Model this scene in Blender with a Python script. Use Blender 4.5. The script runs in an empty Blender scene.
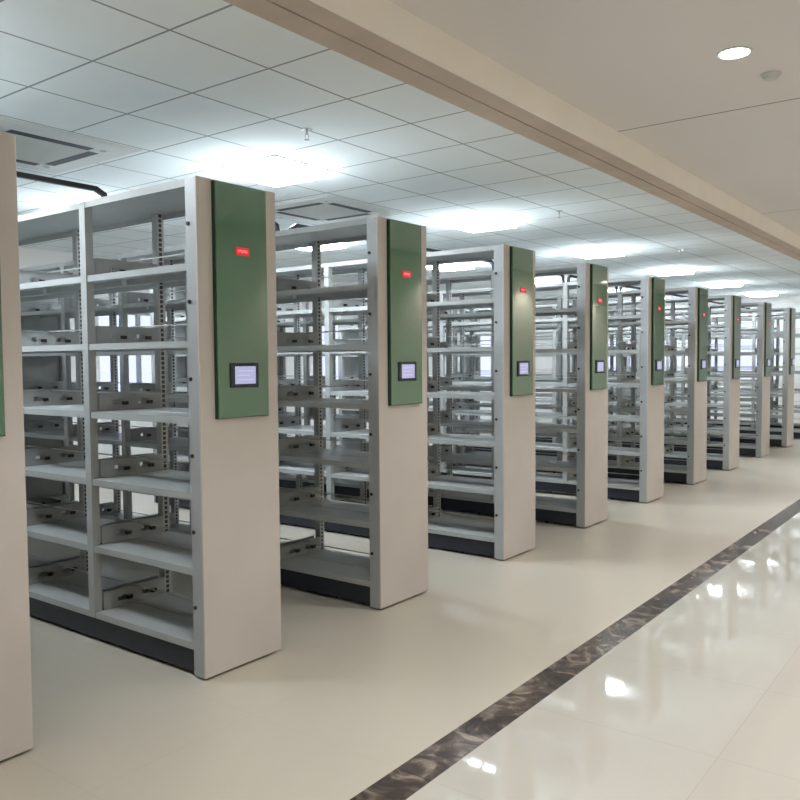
import bpy, bmesh, math
from mathutils import Matrix, Vector
S = bpy.context.scene
C = S.collection
S.view_settings.view_transform = 'Standard'
S.view_settings.look = 'None'
S.view_settings.gamma = 1
S.view_settings.use_curve_mapping = False
S.view_settings.exposure = 1.92

# ------------------------------------------------------------------ materials
def lin(c):
    return tuple(((v/255)/12.92 if v/255 <= .04045 else (((v/255)+.055)/1.055)**2.4) for v in c) + (1,)

def mat(name, col, rough=.5, metal=0., spec=.5, noise=0., nscale=8., coat=0., bump=0., emit=None, estr=0.):
    m = bpy.data.materials.new(name); m.use_nodes = True
    nt = m.node_tree; b = nt.nodes['Principled BSDF']
    b.inputs['Base Color'].default_value = lin(col)
    b.inputs['Roughness'].default_value = rough
    b.inputs['Metallic'].default_value = metal
    b.inputs['Specular IOR Level'].default_value = spec
    b.inputs['Coat Weight'].default_value = coat
    b.inputs['Coat Roughness'].default_value = .04
    if emit:
        b.inputs['Emission Color'].default_value = lin(emit)
        b.inputs['Emission Strength'].default_value = estr
    if noise or bump:
        tc = nt.nodes.new('ShaderNodeTexCoord'); n = nt.nodes.new('ShaderNodeTexNoise')
        n.inputs['Scale'].default_value = nscale; n.inputs['Detail'].default_value = 4
        nt.links.new(tc.outputs['Object'], n.inputs['Vector'])
        if noise:
            r = nt.nodes.new('ShaderNodeValToRGB')
            r.color_ramp.elements[0].position = .3; r.color_ramp.elements[1].position = .7
            r.color_ramp.elements[0].color = lin(tuple(max(0, v*(1-noise)) for v in col))
            r.color_ramp.elements[1].color = lin(tuple(min(255, v*(1+noise)) for v in col))
            nt.links.new(n.outputs['Fac'], r.inputs['Fac']); nt.links.new(r.outputs['Color'], b.inputs['Base Color'])
        if bump:
            bp = nt.nodes.new('ShaderNodeBump'); bp.inputs['Strength'].default_value = bump
            bp.inputs['Distance'].default_value = .002
            nt.links.new(n.outputs['Fac'], bp.inputs['Height']); nt.links.new(bp.outputs['Normal'], b.inputs['Normal'])
    return m

def math_node(nt, op, a, b=None):
    n = nt.nodes.new('ShaderNodeMath'); n.operation = op
    for i, v in enumerate((a, b)):
        if v is None: continue
        if isinstance(v, (int, float)): n.inputs[i].default_value = v
        else: nt.links.new(v, n.inputs[i])
    return n.outputs[0]

def line_mask(nt, src, offset, pitch, half):
    # 1 where the coordinate lies within half of a multiple of pitch
    t = math_node(nt, 'DIVIDE', math_node(nt, 'SUBTRACT', src, offset), pitch)
    f = math_node(nt, 'FRACT', math_node(nt, 'ADD', t, 1000.5))
    d = math_node(nt, 'ABSOLUTE', math_node(nt, 'SUBTRACT', f, .5))
    return math_node(nt, 'LESS_THAN', d, half/pitch)

def mix_lines(m, mask_out, line_col):
    nt = m.node_tree; b = nt.nodes['Principled BSDF']; inp = b.inputs['Base Color']
    mx = nt.nodes.new('ShaderNodeMix'); mx.data_type = 'RGBA'
    if inp.is_linked:
        l = inp.links[0]; src = l.from_socket; nt.links.remove(l); nt.links.new(src, mx.inputs[6])
    else: mx.inputs[6].default_value = inp.default_value
    mx.inputs[7].default_value = lin(line_col)
    nt.links.new(mask_out, mx.inputs[0]); nt.links.new(mx.outputs[2], inp)

def pos_xyz(m, obj=False):
    nt = m.node_tree
    s = nt.nodes.new('ShaderNodeSeparateXYZ')
    if obj:
        g = nt.nodes.new('ShaderNodeTexCoord'); nt.links.new(g.outputs['Object'], s.inputs[0])
    else:
        g = nt.nodes.new('ShaderNodeNewGeometry'); nt.links.new(g.outputs['Position'], s.inputs[0])
    return s.outputs

M = {}
M['steel'] = mat('powder_coated_grey_steel', (172, 175, 175), .42, 0, .5, .02, 6)
M['shelf'] = mat('shelf_grey_steel', (176, 180, 180), .36, 0, .5, .02, 5)
M['frame'] = mat('end_frame_steel', (176, 181, 184), .42, .1, .5, .02, 5)
M['beige'] = mat('warm_white_enamel', (202, 196, 192), .5, 0, .4, .015, 3)
M['plinth'] = mat('dark_navy_enamel', (38, 42, 52), .45)
M['bracket'] = mat('bracket_grey_steel', (162, 165, 166), .5, 0, .5, .03, 10)
M['rod'] = mat('thin_steel_rod', (196, 198, 196), .3, .3)
M['bolt'] = mat('dark_bolt', (46, 40, 42), .4, .4)
M['green'] = mat('glossy_green_panel', (40, 108, 76), .10, 0, .8, 0, 2, coat=1.)
M['green'].node_tree.nodes['Principled BSDF'].inputs['Coat IOR'].default_value = 2.0
M['greenedge'] = mat('dark_green_edge', (22, 58, 40), .3)
M['bezel'] = mat('screen_bezel_navy', (30, 42, 58), .3)
M['screen'] = mat('touch_screen_lit', (120, 120, 140), .2, emit=(176, 178, 216), estr=.22)
M['icon'] = mat('screen_icon_lit', (150, 150, 170), .2, emit=(185, 188, 225), estr=.25)
M['red'] = mat('red_badge', (190, 34, 44), .3, emit=(210, 30, 40), estr=.15)
M['redmark'] = mat('pink_badge_marks', (250, 170, 175), .4, emit=(255, 160, 165), estr=.2)
M['black'] = mat('black_cable_guide', (34, 36, 46), .45)
M['plaster'] = mat('corridor_plaster', (224, 219, 215), .75, 0, .2, .01, 2)
M['wallcream'] = mat('cream_wall_paint', (214, 207, 190), .6, 0, .2, .01, 2)
M['wallwhite'] = mat('white_wall_paint', (225, 225, 224), .8, 0, .2, .01, 2)
M['beamtan'] = mat('beam_taupe_underside', (196, 178, 163), .7, 0, .2, .03, 3)  # beam underside strips, darker and browner than the side face
M['beamcream'] = mat('beam_cream_paint', (240, 234, 225), .7, 0, .2, .01, 3)
M['groove'] = mat('beam_groove', (110, 92, 80), .8)
M['acwhite'] = mat('air_conditioner_plastic', (205, 207, 205), .5, 0, .4)
M['acgrille'] = mat('air_conditioner_grille', (198, 200, 196), .6)
M['acdark'] = mat('air_conditioner_slot', (32, 37, 48), .6)
M['chrome'] = mat('chrome', (190, 190, 190), .2, 1)
M['lightframe'] = mat('light_frame_white', (225, 228, 228), .5)
M['lamp'] = mat('lamp_diffuser', (250, 250, 250), .5, emit=(238, 247, 253), estr=14.5)
M['spotlens'] = mat('downlight_lens', (250, 250, 250), .5, emit=(255, 248, 238), estr=9)
M['winframe'] = mat('window_frame_grey', (150, 155, 160), .4)
M['sill'] = mat('sill_stone', (205, 203, 198), .4)

m = mat('perforated_post_steel', (178, 181, 182), .42, 0); M['post'] = m
nt = m.node_tree; X, Y, Z = pos_xyz(m, True)
# rows of slots on the two side faces of each post
slot_z = line_mask(nt, Z, .0125, .028, .0098)
g = nt.nodes.new('ShaderNodeNewGeometry'); sn = nt.nodes.new('ShaderNodeSeparateXYZ'); nt.links.new(g.outputs['Normal'], sn.inputs[0])
side = math_node(nt, 'GREATER_THAN', math_node(nt, 'ABSOLUTE', sn.outputs[0]), .7)
sy = math_node(nt, 'LESS_THAN', math_node(nt, 'ABSOLUTE', Y), .0105)
mix_lines(m, math_node(nt, 'MULTIPLY', math_node(nt, 'MULTIPLY', slot_z, side), sy), (58, 60, 64))

m = mat('mineral_ceiling_tiles', (229, 235, 236), .85, 0, .2, .012, 1.3, bump=.3); M['tile'] = m
nt = m.node_tree; X, Y, Z = pos_xyz(m)
lx = line_mask(nt, X, -3.62, .6, .007); ly = line_mask(nt, Y, 2.925, .603, .007)
mix_lines(m, math_node(nt, 'MAXIMUM', lx, ly), (150, 156, 158))

m = mat('corridor_ceiling_plaster', (222, 217, 214), .75, 0, .2); M['corrceil'] = m
nt = m.node_tree; X, Y, Z = pos_xyz(m)
mix_lines(m, line_mask(nt, Y, 5.70, 4.2, .009), (140, 130, 124))

m = mat('beige_satin_floor', (198, 192, 179), .28, 0, .4, .012, .9); M['floor'] = m
nt = m.node_tree; X, Y, Z = pos_xyz(m)
mix_lines(m, math_node(nt, 'MAXIMUM', line_mask(nt, X, -1.84, .8, .0012), line_mask(nt, Y, 0, .8, .0012)), (188, 178, 160))
m = mat('polished_pale_floor', (200, 197, 189), .03, 0, .6, .012, 1.5, coat=.3); M['polish'] = m
nt = m.node_tree; X, Y, Z = pos_xyz(m)
mix_lines(m, math_node(nt, 'MAXIMUM', line_mask(nt, X, -1.68, .8, .0012), line_mask(nt, Y, 0, .8, .0012)), (180, 176, 166))

m = bpy.data.materials.new('dark_marble_border'); m.use_nodes = True; M['marble'] = m
nt = m.node_tree; b = nt.nodes['Principled BSDF']; b.inputs['Roughness'].default_value = .22
tc = nt.nodes.new('ShaderNodeTexCoord'); n1 = nt.nodes.new('ShaderNodeTexNoise'); n1.inputs['Scale'].default_value = 7
n1.inputs['Detail'].default_value = 9; n1.inputs['Distortion'].default_value = 1.6
nt.links.new(tc.outputs['Object'], n1.inputs['Vector'])
r = nt.nodes.new('ShaderNodeValToRGB'); e = r.color_ramp.elements
e[0].position = .40; e[0].color = lin((58, 52, 50)); e[1].position = .66; e[1].color = lin((130, 120, 110))
e2 = e.new(.52); e2.color = lin((82, 73, 68))
nt.links.new(n1.outputs['Fac'], r.inputs['Fac'])
X, Y, Z = pos_xyz(m)
wn = nt.nodes.new('ShaderNodeTexWhiteNoise'); wn.noise_dimensions = '1D'
nt.links.new(math_node(nt, 'FLOOR', math_node(nt, 'DIVIDE', Y, .4)), wn.inputs['W'])
hs = nt.nodes.new('ShaderNodeHueSaturation'); nt.links.new(r.outputs['Color'], hs.inputs['Color'])
nt.links.new(math_node(nt, 'ADD', math_node(nt, 'MULTIPLY', wn.outputs['Value'], .9), .7), hs.inputs['Value'])
nt.links.new(hs.outputs['Color'], b.inputs['Base Color'])
mix_lines(m, line_mask(nt, Y, 0, .4, .002), (40, 36, 34))

m = bpy.data.materials.new('window_glass'); m.use_nodes = True; M['glass'] = m
nt = m.node_tree; nt.nodes.clear()
o = nt.nodes.new('ShaderNodeOutputMaterial'); tr = nt.nodes.new('ShaderNodeBsdfTransparent'); gl = nt.nodes.new('ShaderNodeBsdfGlossy')
tr.inputs[0].default_value = (.88, .9, .95, 1); gl.inputs['Roughness'].default_value = .02
mx = nt.nodes.new('ShaderNodeMixShader'); mx.inputs[0].default_value = .06
nt.links.new(tr.outputs[0], mx.inputs[1]); nt.links.new(gl.outputs[0], mx.inputs[2]); nt.links.new(mx.outputs[0], o.inputs[0])

# ------------------------------------------------------------------ mesh helpers
def box(bm, x0, x1, y0, y1, z0, z1, mi=0):
    vs = [bm.verts.new((x, y, z)) for x in (x0, x1) for y in (y0, y1) for z in (z0, z1)]
    for f in ((0, 1, 3, 2), (4, 6, 7, 5), (0, 4, 5, 1), (2, 3, 7, 6), (0, 2, 6, 4), (1, 5, 7, 3)):
        fc = bm.faces.new([vs[i] for i in f]); fc.material_index = mi
    return vs

def cyl(bm, c, r, h, axis='Z', seg=16, r2=None, mi=0):
    rot = {'Z': Matrix.Identity(4), 'X': Matrix.Rotation(math.pi/2, 4, 'Y'), 'Y': Matrix.Rotation(math.pi/2, 4, 'X')}[axis]
    res = bmesh.ops.create_cone(bm, cap_ends=True, segments=seg, radius1=r, radius2=r if r2 is None else r2, depth=h,
                                matrix=Matrix.Translation(c) @ rot)
    for v in res['verts']:
        for f in v.link_faces: f.material_index = mi

def tube(bm, pts, r, seg=8, square=False):
    rings = []
    P = [Vector(p) for p in pts]
    for i, p in enumerate(P):
        t = ((P[i]-P[i-1]).normalized() if i else Vector()) + ((P[i+1]-P[i]).normalized() if i < len(P)-1 else Vector())
        t.normalize(); a = Vector((1, 0, 0)) if abs(t.x) < .9 else Vector((0, 1, 0))
        u = t.cross(a).normalized(); w = t.cross(u).normalized()
        n = 4 if square else seg; off = math.pi/4 if square else 0
        rings.append([bm.verts.new(p + (u*math.cos(off+2*math.pi*k/n) + w*math.sin(off+2*math.pi*k/n))*r) for k in range(n)])
    for a, b in zip(rings, rings[1:]):
        n = len(a)
        for k in range(n): bm.faces.new([a[k], a[(k+1) % n], b[(k+1) % n], b[k]])
    bm.faces.new(rings[0][::-1]); bm.faces.new(rings[-1])

def obj(name, bm, mats, parent=None, loc=(0, 0, 0), bevel=0., kind=None, label=None, smooth=False):
    if bevel: bmesh.ops.bevel(bm, geom=[e for e in bm.edges], offset=bevel, segments=1, affect='EDGES')
    bmesh.ops.recalc_face_normals(bm, faces=bm.faces)
    me = bpy.data.meshes.new(name); bm.to_mesh(me); bm.free()
    for x in (mats if isinstance(mats, (list, tuple)) else [mats]): me.materials.append(M[x])
    if smooth:
        for p in me.polygons: p.use_smooth = True
    o = bpy.data.objects.new(name, me); C.objects.link(o)
    if parent: o.parent = parent
    o.location = loc
    if kind: o['kind'] = kind
    if label: o['label'] = label
    return o

def thing(name, label, cat, loc=(0, 0, 0), group=None):
    o = bpy.data.objects.new(name, None); C.objects.link(o); o.location = loc; o.empty_display_size = .1
    o['label'] = label; o['category'] = cat
    if group: o['group'] = group
    return o

def copy_tree(o, parent=None, kids=None):
    c = o.copy(); C.objects.link(c)
    if parent: c.parent = parent
    for ch in kids[o]: copy_tree(ch, c, kids)
    return c

def kids_of(root):
    d = {}
    def rec(o):
        d[o] = [x for x in allobj if x.parent == o]
        for x in d[o]: rec(x)
    allobj = list(C.objects); rec(root)
    return d

def B(*a, bevel=0.):
    bm = bmesh.new(); box(bm, *a)
    return bm

# ------------------------------------------------------------------ room shell
XL, XR, Y0, Y1 = -10.0, 1.1, -3.0, 21.0
ZT, ZC = 3.03, 3.20
XB0, XB1 = -2.60, -2.31       # beam between shelving hall and corridor

bm = bmesh.new()
box(bm, XL, -1.84, Y0, Y1, -.1, 0, 0)
box(bm, -1.84, -1.68, Y0, Y1, -.1, 0, 1)
box(bm, -1.68, XR, Y0, Y1, -.1, 0, 2)
obj('floor', bm, ['floor', 'marble', 'polish'], kind='structure')
obj('ceiling', B(XL, XB0, Y0, Y1, ZT, ZT+.1), 'tile', kind='structure')
obj('ceiling', B(XB1, XR, Y0, Y1, ZC, ZC+.1), 'corrceil', kind='structure')
bm = bmesh.new()
box(bm, XB0, -2.462, Y0, Y1, ZT-.004, ZT+.3, 0)
box(bm, -2.462, -2.450, Y0, Y1, ZT+.006, ZT+.3, 1)
box(bm, -2.450, XB1-.012, Y0, Y1, ZT-.004, ZT+.3, 0)
box(bm, XB1-.012, XB1, Y0, Y1, ZT-.004, ZT+.3, 2)
obj('trim_1', bm, ['beamtan', 'groove', 'beamcream'], kind='structure')

def wall_with_windows(name, axis, at, lo, hi, wins, z0, z1, m, out):
    """axis 'X': wall plane x=at running along Y; axis 'Y': plane y=at running along X."""
    t0, t1 = (at, at+out*.2) if out > 0 else (at-.2, at)
    bm = bmesh.new()
    def seg(a, b, za, zb):
        if axis == 'X': box(bm, t0, t1, a, b, za, zb)
        else: box(bm, a, b, t0, t1, za, zb)
    cur = lo
    for (a, b) in wins:
        seg(cur, a, 0, ZC+.1); seg(a, b, 0, z0); seg(a, b, z1, ZC+.1); cur = b
    seg(cur, hi, 0, ZC+.1)
    obj(name, bm, m, kind='structure')

left_w = [(c-.7, c+.7) for c in (2.4, 7.1, 11.6, 16.5)]
back_w = [(c-.95, c+.95) for c in (-8.0, -5.4)]
WZ0, WZ1 = 1.0, 2.3
wall_with_windows('wall_left', 'X', XL, Y0-.2, Y1+.2, left_w, WZ0, WZ1, 'wallwhite', -1)
wall_with_windows('wall_back', 'Y', Y1, XL, XR, back_w, WZ0, WZ1, 'wallwhite', 1)
obj('wall_right', B(XR, XR+.2, Y0-.2, Y1+.2, 0, ZC+.1), 'wallcream', kind='structure')
obj('wall_front', B(XL, XR, Y0-.2, Y0, 0, ZC+.1), 'wallcream', kind='structure')
obj('baseboard_right', B(XR-.015, XR, Y0, Y1, 0, .1), 'marble', kind='structure')
obj('baseboard_left', B(XL, XL+.015, Y0, Y1, 0, .1), 'sill', kind='structure')

wi = 0
for ax, ws in (('X', left_w), ('Y', back_w)):
    for (a, b) in ws:
        wi += 1
        fr = bmesh.new(); gl = bmesh.new(); si = bmesh.new()
        def bx(bm, u0, u1, d0, d1, z0, z1):
            if ax == 'X': box(bm, XL-d1, XL-d0, u0, u1, z0, z1)
            else: box(bm, u0, u1, Y1+d0, Y1+d1, z0, z1)
        t = .05
        bx(fr, a, b, .07, .13, WZ0, WZ0+t); bx(fr, a, b, .07, .13, WZ1-t, WZ1)
        bx(fr, a, a+t, .07, .13, WZ0+t, WZ1-t); bx(fr, b-t, b, .07, .13, WZ0+t, WZ1-t)
        c = (a+b)/2; bx(fr, c-t/2, c+t/2, .07, .13, WZ0+t, WZ1-t)
        bx(gl, a+t, c-t/2, .095, .105, WZ0+t, WZ1-t); bx(gl, c+t/2, b-t, .095, .105, WZ0+t, WZ1-t)
        bx(si, a, b, -.05, .07, WZ0-.03, WZ0)
        f = obj('window_%d' % wi, fr, 'winframe', kind='structure')
        obj('window_pane', gl, 'glass', f); obj('window_sill', si, 'sill', f)

# ------------------------------------------------------------------ mobile shelving unit
D = .51; BAY = .85; NB = 5; PX = -3.215; TOP = 2.435
SZ = [.17 + .3725*k for k in range(7)]
hx = lambda k: PX - BAY*k

# thing origin: x = 0 is world x, y = 0 the face nearest the camera
unit = thing('mobile_shelving_unit', '', 'shelving unit', (0, 0, 0), 'mobile shelving units in a row')
# plinth with recessed wheels gap
bm = bmesh.new(); box(bm, hx(NB)-.03, -3.19, .015, D-.015, .02, .14)
for k in range(6):
    for y in (.06, D-.06): cyl(bm, (PX-.3-k*.75, y, .02), .02, .03, 'Y', 12)
obj('plinth', bm, 'plinth', unit)
# posts
front = obj('post', (lambda b: (box(b, -.027, .027, -.025, .022, .0, TOP-.1445), b)[1])(bmesh.new()), 'steel', unit)
front.location = (hx(1), .022, .14)
pk = [front]
for k in range(1, NB+1):
    for y in (.022, D-.022):
        if k == 1 and y == .022: continue
        if y == .022:
            c = front.copy(); C.objects.link(c)
        elif k == 1:
            bmr = bmesh.new(); box(bmr, -.024, .024, -.022, .025, 0, TOP-.1445)
            c = rear = obj('post', bmr, 'post', unit, label='post with a column of dark slots')
        else:
            c = rear.copy(); C.objects.link(c)
        c.location = (hx(k), y, .14); pk.append(c)
# shelves: two trays back to back, folded lips, slotted side brackets, stop rod down the middle
w = BAY - .054
bm = bmesh.new()
for (a, b) in ((.004, D/2-.004), (D/2+.004, D-.004)):
    box(bm, -w/2, w/2, a, b, -.003, 0)
    box(bm, -w/2, w/2, a, a+.003, -.034, -.003)
    box(bm, -w/2, w/2, b-.003, b, -.034, -.003)
sh = obj('shelf', bm, 'shelf', unit, (-3.614, 0, SZ[0])); sh.scale = (1.063, 1, 1)
def bracket():
    bm = bmesh.new(); t = .0015; h = .1
    box(bm, -t, t, .05, D-.05, .0, .032); box(bm, -t, t, .05, D-.05, .062, h)
    # solid webs between the slots
    for a, b in ((.05, .14), (.205, D-.205), (D-.14, D-.05)):
        box(bm, -t, t, a, b, .032, .062)
    # folded flange with two dark clip hooks
    box(bm, -.010, .010, .05, D-.05, h-.002, h)
    return bm
br = obj('side_bracket', bracket(), 'bracket', sh, (-w/2+.004, 0, 0))
b2 = br.copy(); C.objects.link(b2); b2.location = (w/2-.004, 0, 0)
ck = obj('bracket_clip', B(-.008, .008, -.016, .016, .030, .050), 'bolt', sh, (-w/2+.007, .218, 0))
c2 = ck.copy(); C.objects.link(c2); c2.location = (-w/2+.007, D-.128, 0)
bm = bmesh.new(); tube(bm, [(-w/2, D/2, .098), (w/2, D/2, .098)], .004, 6)
obj('stop_rod', bm, 'rod', sh)
shk = [x for x in C.objects if x.parent == sh]
for k in range(NB):
    for z in SZ[:6]:
        if k == 0 and z == SZ[0]: continue
        s2 = sh.copy(); C.objects.link(s2); s2.location = (hx(k)-BAY/2 if k else -3.614, 0, z); s2.scale = (1 if k else 1.063, 1, 1)
        for x in shk:
            y = x.copy(); C.objects.link(y); y.parent = s2
# top plates
bm = bmesh.new()
wt = BAY/2-.0015
box(bm, -wt, wt, .0, D, -.004, 0)
box(bm, -wt, wt, .0, .004, -.036, -.004); box(bm, -wt, wt, D-.004, D, -.036, -.004)
tp = obj('top_plate', bm, 'steel', unit, (-3.627, 0, TOP)); tp.scale = (1.035, 1, 1)
for k in range(1, NB):
    c = tp.copy(); C.objects.link(c); c.location = (hx(k)-BAY/2, 0, TOP); c.scale = (1, 1, 1)
# lifting rings on the top above the dividing posts
bm = bmesh.new()
cyl(bm, (0, 0, .005), .014, .01, 'Z', 10)
tube(bm, [(.02*math.cos(a), 0, .028+.02*math.sin(a)) for a in [math.radians(-90+i*30) for i in range(12)]], .003, 6)
lr = obj('lifting_ring', bm, 'bolt', unit, (hx(1), D-.06, TOP))
for k in (2, 3, 4):
    c = lr.copy(); C.objects.link(c); c.location = (hx(k), D-.06, TOP)
# end frame (grey channel behind the cover), far end plate
bm = bmesh.new()
box(bm, -3.188, -3.112, 0, .03, .01, TOP); box(bm, -3.188, -3.112, D-.03, D, .01, TOP)
box(bm, -3.188, -3.182, .03, D-.03, .01, TOP); box(bm, -3.182, -3.112, .03, D-.03, TOP-.03, TOP)
ef = obj('end_frame', bm, 'frame', unit)
bm = bmesh.new(); cyl(bm, (-3.168, -.002, 2.22), .010, .008, 'Y', 10)
bo = obj('bolt', bm, 'bolt', ef)
for k in range(1, 6):
    c = bo.copy(); C.objects.link(c); c.location = (0, 0, -.3735*k)
bm = bmesh.new(); box(bm, hx(NB)-.034, hx(NB)-.028, 0, D, .02, TOP)
obj('end_plate', bm, 'steel', unit)
bm = bmesh.new(); box(bm, -3.112, -3.10, -.003, D+.003, .012, TOP+.003)
cov = obj('end_cover', bm, 'beige', unit, bevel=.002)
bm = bmesh.new(); box(bm, -3.108, -3.101, .012, D-.012, 0.0, .013)
# green control panel
bm = bmesh.new(); box(bm, -3.10, -3.076, .090, .424, 1.279, 2.425)
gp = obj('control_panel', bm, 'green', unit, bevel=.0025, label='glossy green control panel with a small touch screen')
bm = bmesh.new(); box(bm, -3.1005, -3.081, .087, .427, 1.276, 2.428)
obj('panel_edge', bm, 'greenedge', gp)
bm = bmesh.new(); yc = .257
box(bm, -3.078, -3.069, yc-.093, yc+.093, 1.427, 1.550)
ts = obj('touch_screen', bm, 'bezel', gp, bevel=.002)
bm = bmesh.new(); box(bm, -3.0695, -3.0675, yc-.066, yc+.070, 1.445, 1.533)
obj('screen_display', bm, 'screen', ts, label='lit lilac display')
bm = bmesh.new()
for i in range(3): box(bm, -3.0676, -3.0672, yc-.05, yc+.052-.02*(i % 2), 1.465+.022*i, 1.468+.022*i)
obj('screen_menu', bm, 'icon', ts)
bm = bmesh.new(); box(bm, -3.077, -3.0725, yc-.044, yc+.044, 2.084, 2.124)
lg = obj('badge', bm, 'red', gp, bevel=.001, label='small red lit badge')
bm = bmesh.new()
for i in range(5):
    y = yc-.026+i*.013
    box(bm, -3.0726, -3.0720, y-.0045, y-.0025, 2.098, 2.112); box(bm, -3.0726, -3.0720, y-.0045, y+.0045, 2.110 if i % 2 else 2.098, 2.112 if i % 2 else 2.100)
    box(bm, -3.0726, -3.0720, y+.0025, y+.0045, 2.098, 2.112)
obj('badge_marks', bm, 'redmark', lg)

YU = [1.135, 2.52, 3.895, 5.43, 6.92, 8.51, 10.11, 11.68, 13.5, 15.3, 16.95, 18.5]
names = ['cropped by left photo edge, nearest camera',
         'largest one shown whole, second from camera',
         'third from camera, right behind the largest',
         'fourth from camera, mid photo',
         'fifth from camera, right of mid photo',
         'sixth from camera',
         'seventh from camera',
         'eighth from camera',
         'ninth from camera',
         'tenth from camera, near right edge',
         'eleventh from camera, at right edge',
         'farthest, seen through the others']
kd = kids_of(unit)
units = []
for i, y in enumerate(YU):
    u = unit if i == 0 else copy_tree(unit, None, kd)
    u.location = (0, y, 0)
    u['label'] = 'grey shelving unit with green control panel, ' + names[i]
    units.append(u)

# ------------------------------------------------------------------ cable guides bridging the tops of the units
order = ['nearest camera, leading to the largest unit'] + [w + ' from camera' for w in ('second', 'third', 'fourth', 'fifth', 'sixth', 'seventh', 'eighth', 'ninth', 'tenth')] + ['farthest from camera']
for i in range(len(YU)-1):
    ya, yb = YU[i]+.36, YU[i+1]+.24
    bm = bmesh.new()
    tube(bm, [(0, 0, .006), (0, .015, .09), (0, .06, .115), (0, yb-ya-.07, .115), (0, yb-ya-.015, .09), (0, yb-ya, .006)], .019, square=True)
    g = obj('cable_guide', bm, 'black', None, (-4.20, ya, TOP))
    g['label'] = 'black cable guide bar bridging two shelving tops, ' + order[i]
    g['category'] = 'cable guide'; g['group'] = 'cable guides over the gaps between units'
    bm = bmesh.new(); box(bm, -.04, .04, -.03, .05, 0, .006); box(bm, -.04, .04, yb-ya-.05, yb-ya+.03, 0, .006)
    obj('foot_plate', bm, 'black', g)

# ------------------------------------------------------------------ ceiling fixtures
lk = None; n = 0
rows = [(-4.52, 'row nearest the corridor'), (-6.92, 'middle row over the shelves')]
pos = ['first', 'second', 'third', 'fourth', 'fifth', 'sixth', 'seventh']
for rx, rl in rows:
    for j in range(7):
        y = 1.413 + 3.015*j
        lab = 'square white ceiling light panel, %s from camera in %s' % (pos[j], rl)
        if lk is None:
            L0 = thing('ceiling_light', lab, 'ceiling light', (0, 0, 0), 'square ceiling light panels')
            bm = bmesh.new()
            for a in ((-.298, .298, -.298, -.282), (-.298, .298, .282, .298), (-.298, -.282, -.282, .282), (.282, .298, -.282, .282)):
                box(bm, *a, -.012, 0)
            obj('light_frame', bm, 'lightframe', L0)
            bm = bmesh.new()
            bmesh.ops.create_cube(bm, size=1, matrix=Matrix.Translation((0, 0, -.03)) @ Matrix.Diagonal((.56, .56, .058, 1)))
            obj('diffuser', bm, 'lamp', L0, bevel=.01)
            lk = kids_of(L0); L = L0
        else: L = copy_tree(L0, None, lk)
        L.location = (rx, y, ZT); L['label'] = lab

# corridor downlights
d0 = None
for rx, rl in ((-1.23, 'row by the beam'), (.72, 'row by the cream wall')):
    for j in range(7):
        y = -1.2 + 2.92*j + (0 if rx < 0 else 0)
        lab = 'round corridor downlight, %s from the near end in %s' % (pos[j], rl)
        if d0 is None:
            d0 = thing('downlight', lab, 'downlight', (0, 0, 0), 'round corridor downlights')
            bm = bmesh.new()
            N = 32
            for k in range(N):
                a0, a1 = 2*math.pi*k/N, 2*math.pi*(k+1)/N
                q = []
                for a in (a0, a1):
                    q.append([bm.verts.new((r*math.cos(a), r*math.sin(a), z)) for r, z in ((.092, 0), (.092, -.008), (.078, -.008), (.074, 0))])
                for s in range(3): bm.faces.new([q[0][s], q[1][s], q[1][s+1], q[0][s+1]])
            bmesh.ops.remove_doubles(bm, verts=bm.verts, dist=1e-5)
            obj('trim_ring', bm, 'lightframe', d0)
            bm = bmesh.new(); cyl(bm, (0, 0, -.003), .076, .006, 'Z', 32)
            obj('lens', bm, 'spotlens', d0)
            sp = bpy.data.lights.new('downlight_beam', 'SPOT'); sp.energy = 30; sp.color = (1, .975, .95)
            sp.spot_size = math.radians(110); sp.spot_blend = .5; sp.shadow_soft_size = .06
            so = bpy.data.objects.new('downlight_beam', sp); C.objects.link(so); so.parent = d0; so.location = (0, 0, -.03)
            dk = kids_of(d0); L = d0
        else: L = copy_tree(d0, None, dk)
        L.location = (rx, y, ZC); L['label'] = lab

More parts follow.
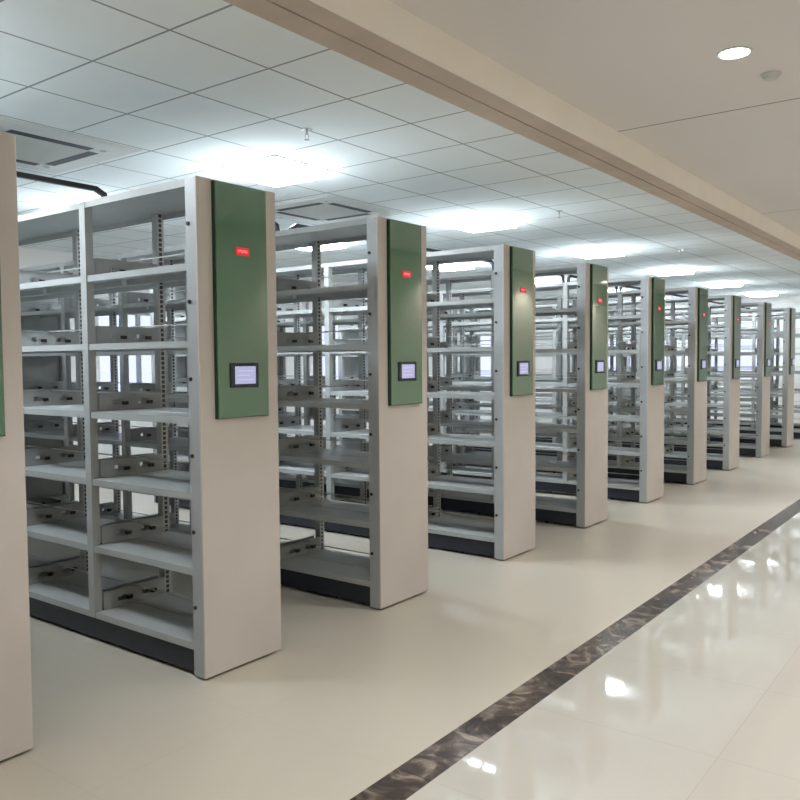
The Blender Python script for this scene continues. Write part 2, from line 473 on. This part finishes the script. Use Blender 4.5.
# air conditioner cassettes
a0 = None
for j, y in enumerate((2.92, 5.93)):
    lab = ['white square ceiling cassette air conditioner at the left edge of the photo', 'white square ceiling cassette air conditioner seen above the second full shelving unit'][j]
    if a0 is None:
        a0 = thing('air_conditioner', lab, 'air conditioner', (0, 0, 0), 'ceiling cassette air conditioners')
        bm = bmesh.new()
        q0 = [(-.48, 0), (-.48, -.012), (-.45, -.03), (-.375, -.03)]
        # stepped square rim out of four mitred sides
        def ring(bm, prof):
            for s in range(4):
                R4 = Matrix.Rotation(s*math.pi/2, 4, 'Z'); rows_ = []
                for r, z in prof:
                    rows_.append((bm.verts.new(R4 @ Vector((r, r, z))), bm.verts.new(R4 @ Vector((r, -r, z)))))
                for (a, b), (c, d) in zip(rows_, rows_[1:]): bm.faces.new([a, b, d, c])
        ring(bm, [(-.48, 0), (-.48, -.010), (-.46, -.012), (-.45, -.030), (-.335, -.034), (-.335, -.016)])
        ring(bm, [(-.262, -.016), (-.262, -.034), (-.250, -.034), (-.250, -.018)])
        bmesh.ops.remove_doubles(bm, verts=bm.verts, dist=1e-5)
        obj('front_panel', bm, 'acwhite', a0)
        bm = bmesh.new(); box(bm, -.335, .335, -.335, .335, -.014, -.002); obj('housing', bm, 'acwhite', a0)
        bm = bmesh.new(); box(bm, -.25, .25, -.25, .25, -.034, -.014)
        for k in range(17):
            v = -.24+k*.03; box(bm, v-.004, v+.004, -.25, .25, -.038, -.034)
        obj('intake_grille', bm, 'acgrille', a0)
        for s in range(4):
            bm = bmesh.new(); box(bm, .264, .334, -.25, .25, -.0345, -.0145)
            bmesh.ops.rotate(bm, verts=bm.verts, cent=(0, 0, 0), matrix=Matrix.Rotation(s*math.pi/2, 3, 'Z'))
            v = obj('air_outlet', bm, 'acdark', a0, label='dark air outlet slot')
            bm = bmesh.new(); box(bm, .256, .264, -.30, .30, -.034, -.0145); box(bm, .334, .340, -.30, .30, -.034, -.0145)
            box(bm, .264, .334, -.30, -.25, -.034, -.0145); box(bm, .264, .334, .25, .30, -.034, -.0145)
            bmesh.ops.rotate(bm, verts=bm.verts, cent=(0, 0, 0), matrix=Matrix.Rotation(s*math.pi/2, 3, 'Z'))
            obj('outlet_surround', bm, 'acwhite', a0)
        ak = kids_of(a0); A = a0
    else: A = copy_tree(a0, None, ak)
    A.location = (-5.39, y, ZT); A.scale = (1.15, 1.15, .5); A['label'] = lab

# sprinklers
s0 = None
for j, y in enumerate((3.82, 7.42, 11.10)):
    lab = 'small hanging fire sprinkler in the tiled ceiling, ' + ['nearest the camera', 'halfway along the row, left of the beam', 'farthest of the three'][j]
    if s0 is None:
        s0 = thing('sprinkler', lab, 'sprinkler', (0, 0, 0), 'ceiling sprinklers')
        bm = bmesh.new(); cyl(bm, (0, 0, -.002), .035, .012, 'Z', 20, .035); obj('rosette', bm, 'chrome', s0)
        bm = bmesh.new(); cyl(bm, (0, 0, -.022), .008, .028, 'Z', 12)
        tube(bm, [(0, -.004, -.034), (0, -.016, -.044), (0, -.012, -.060), (0, 0, -.068)], .0025, 6)
        tube(bm, [(0, .004, -.034), (0, .016, -.044), (0, .012, -.060), (0, 0, -.068)], .0025, 6)
        obj('sprinkler_body', bm, 'chrome', s0)
        bm = bmesh.new(); cyl(bm, (0, 0, -.070), .017, .003, 'Z', 16); obj('deflector', bm, 'chrome', s0)
        sk = kids_of(s0); A = s0
    else: A = copy_tree(s0, None, sk)
    A.location = (-3.61, y, ZT+.004); A['label'] = lab
# smoke detector in the corridor
t = thing('smoke_detector', 'small grey round smoke detector on the plain ceiling beside the downlight', 'smoke detector', (-1.152, 5.12, ZC))
bm = bmesh.new(); cyl(bm, (0, 0, -.006), .055, .012, 'Z', 28); obj('base', bm, 'acwhite', t)
bm = bmesh.new(); cyl(bm, (0, 0, -.022), .034, .02, 'Z', 28, .048); obj('sensor_head', bm, 'acgrille', t)

# ------------------------------------------------------------------ world + camera
w_ = bpy.data.worlds.new('World'); S.world = w_; w_.use_nodes = True
bg = w_.node_tree.nodes['Background']; bg.inputs[0].default_value = (.80, .84, 1, 1); bg.inputs[1].default_value = .42

cam = bpy.data.cameras.new('camera'); co = bpy.data.objects.new('camera', cam); C.objects.link(co)
cam.sensor_width = 36; cam.lens = 810/800*36; cam.clip_start = .05
R = Matrix(((0.7982379, -0.02229274, 0.60192964), (0.60229307, 0.04231798, -0.79715259), (-0.00770173, 0.99885546, 0.04720657)))
co.matrix_world = Matrix.Translation((0, 0, 1.55)) @ R.to_4x4()
S.camera = co
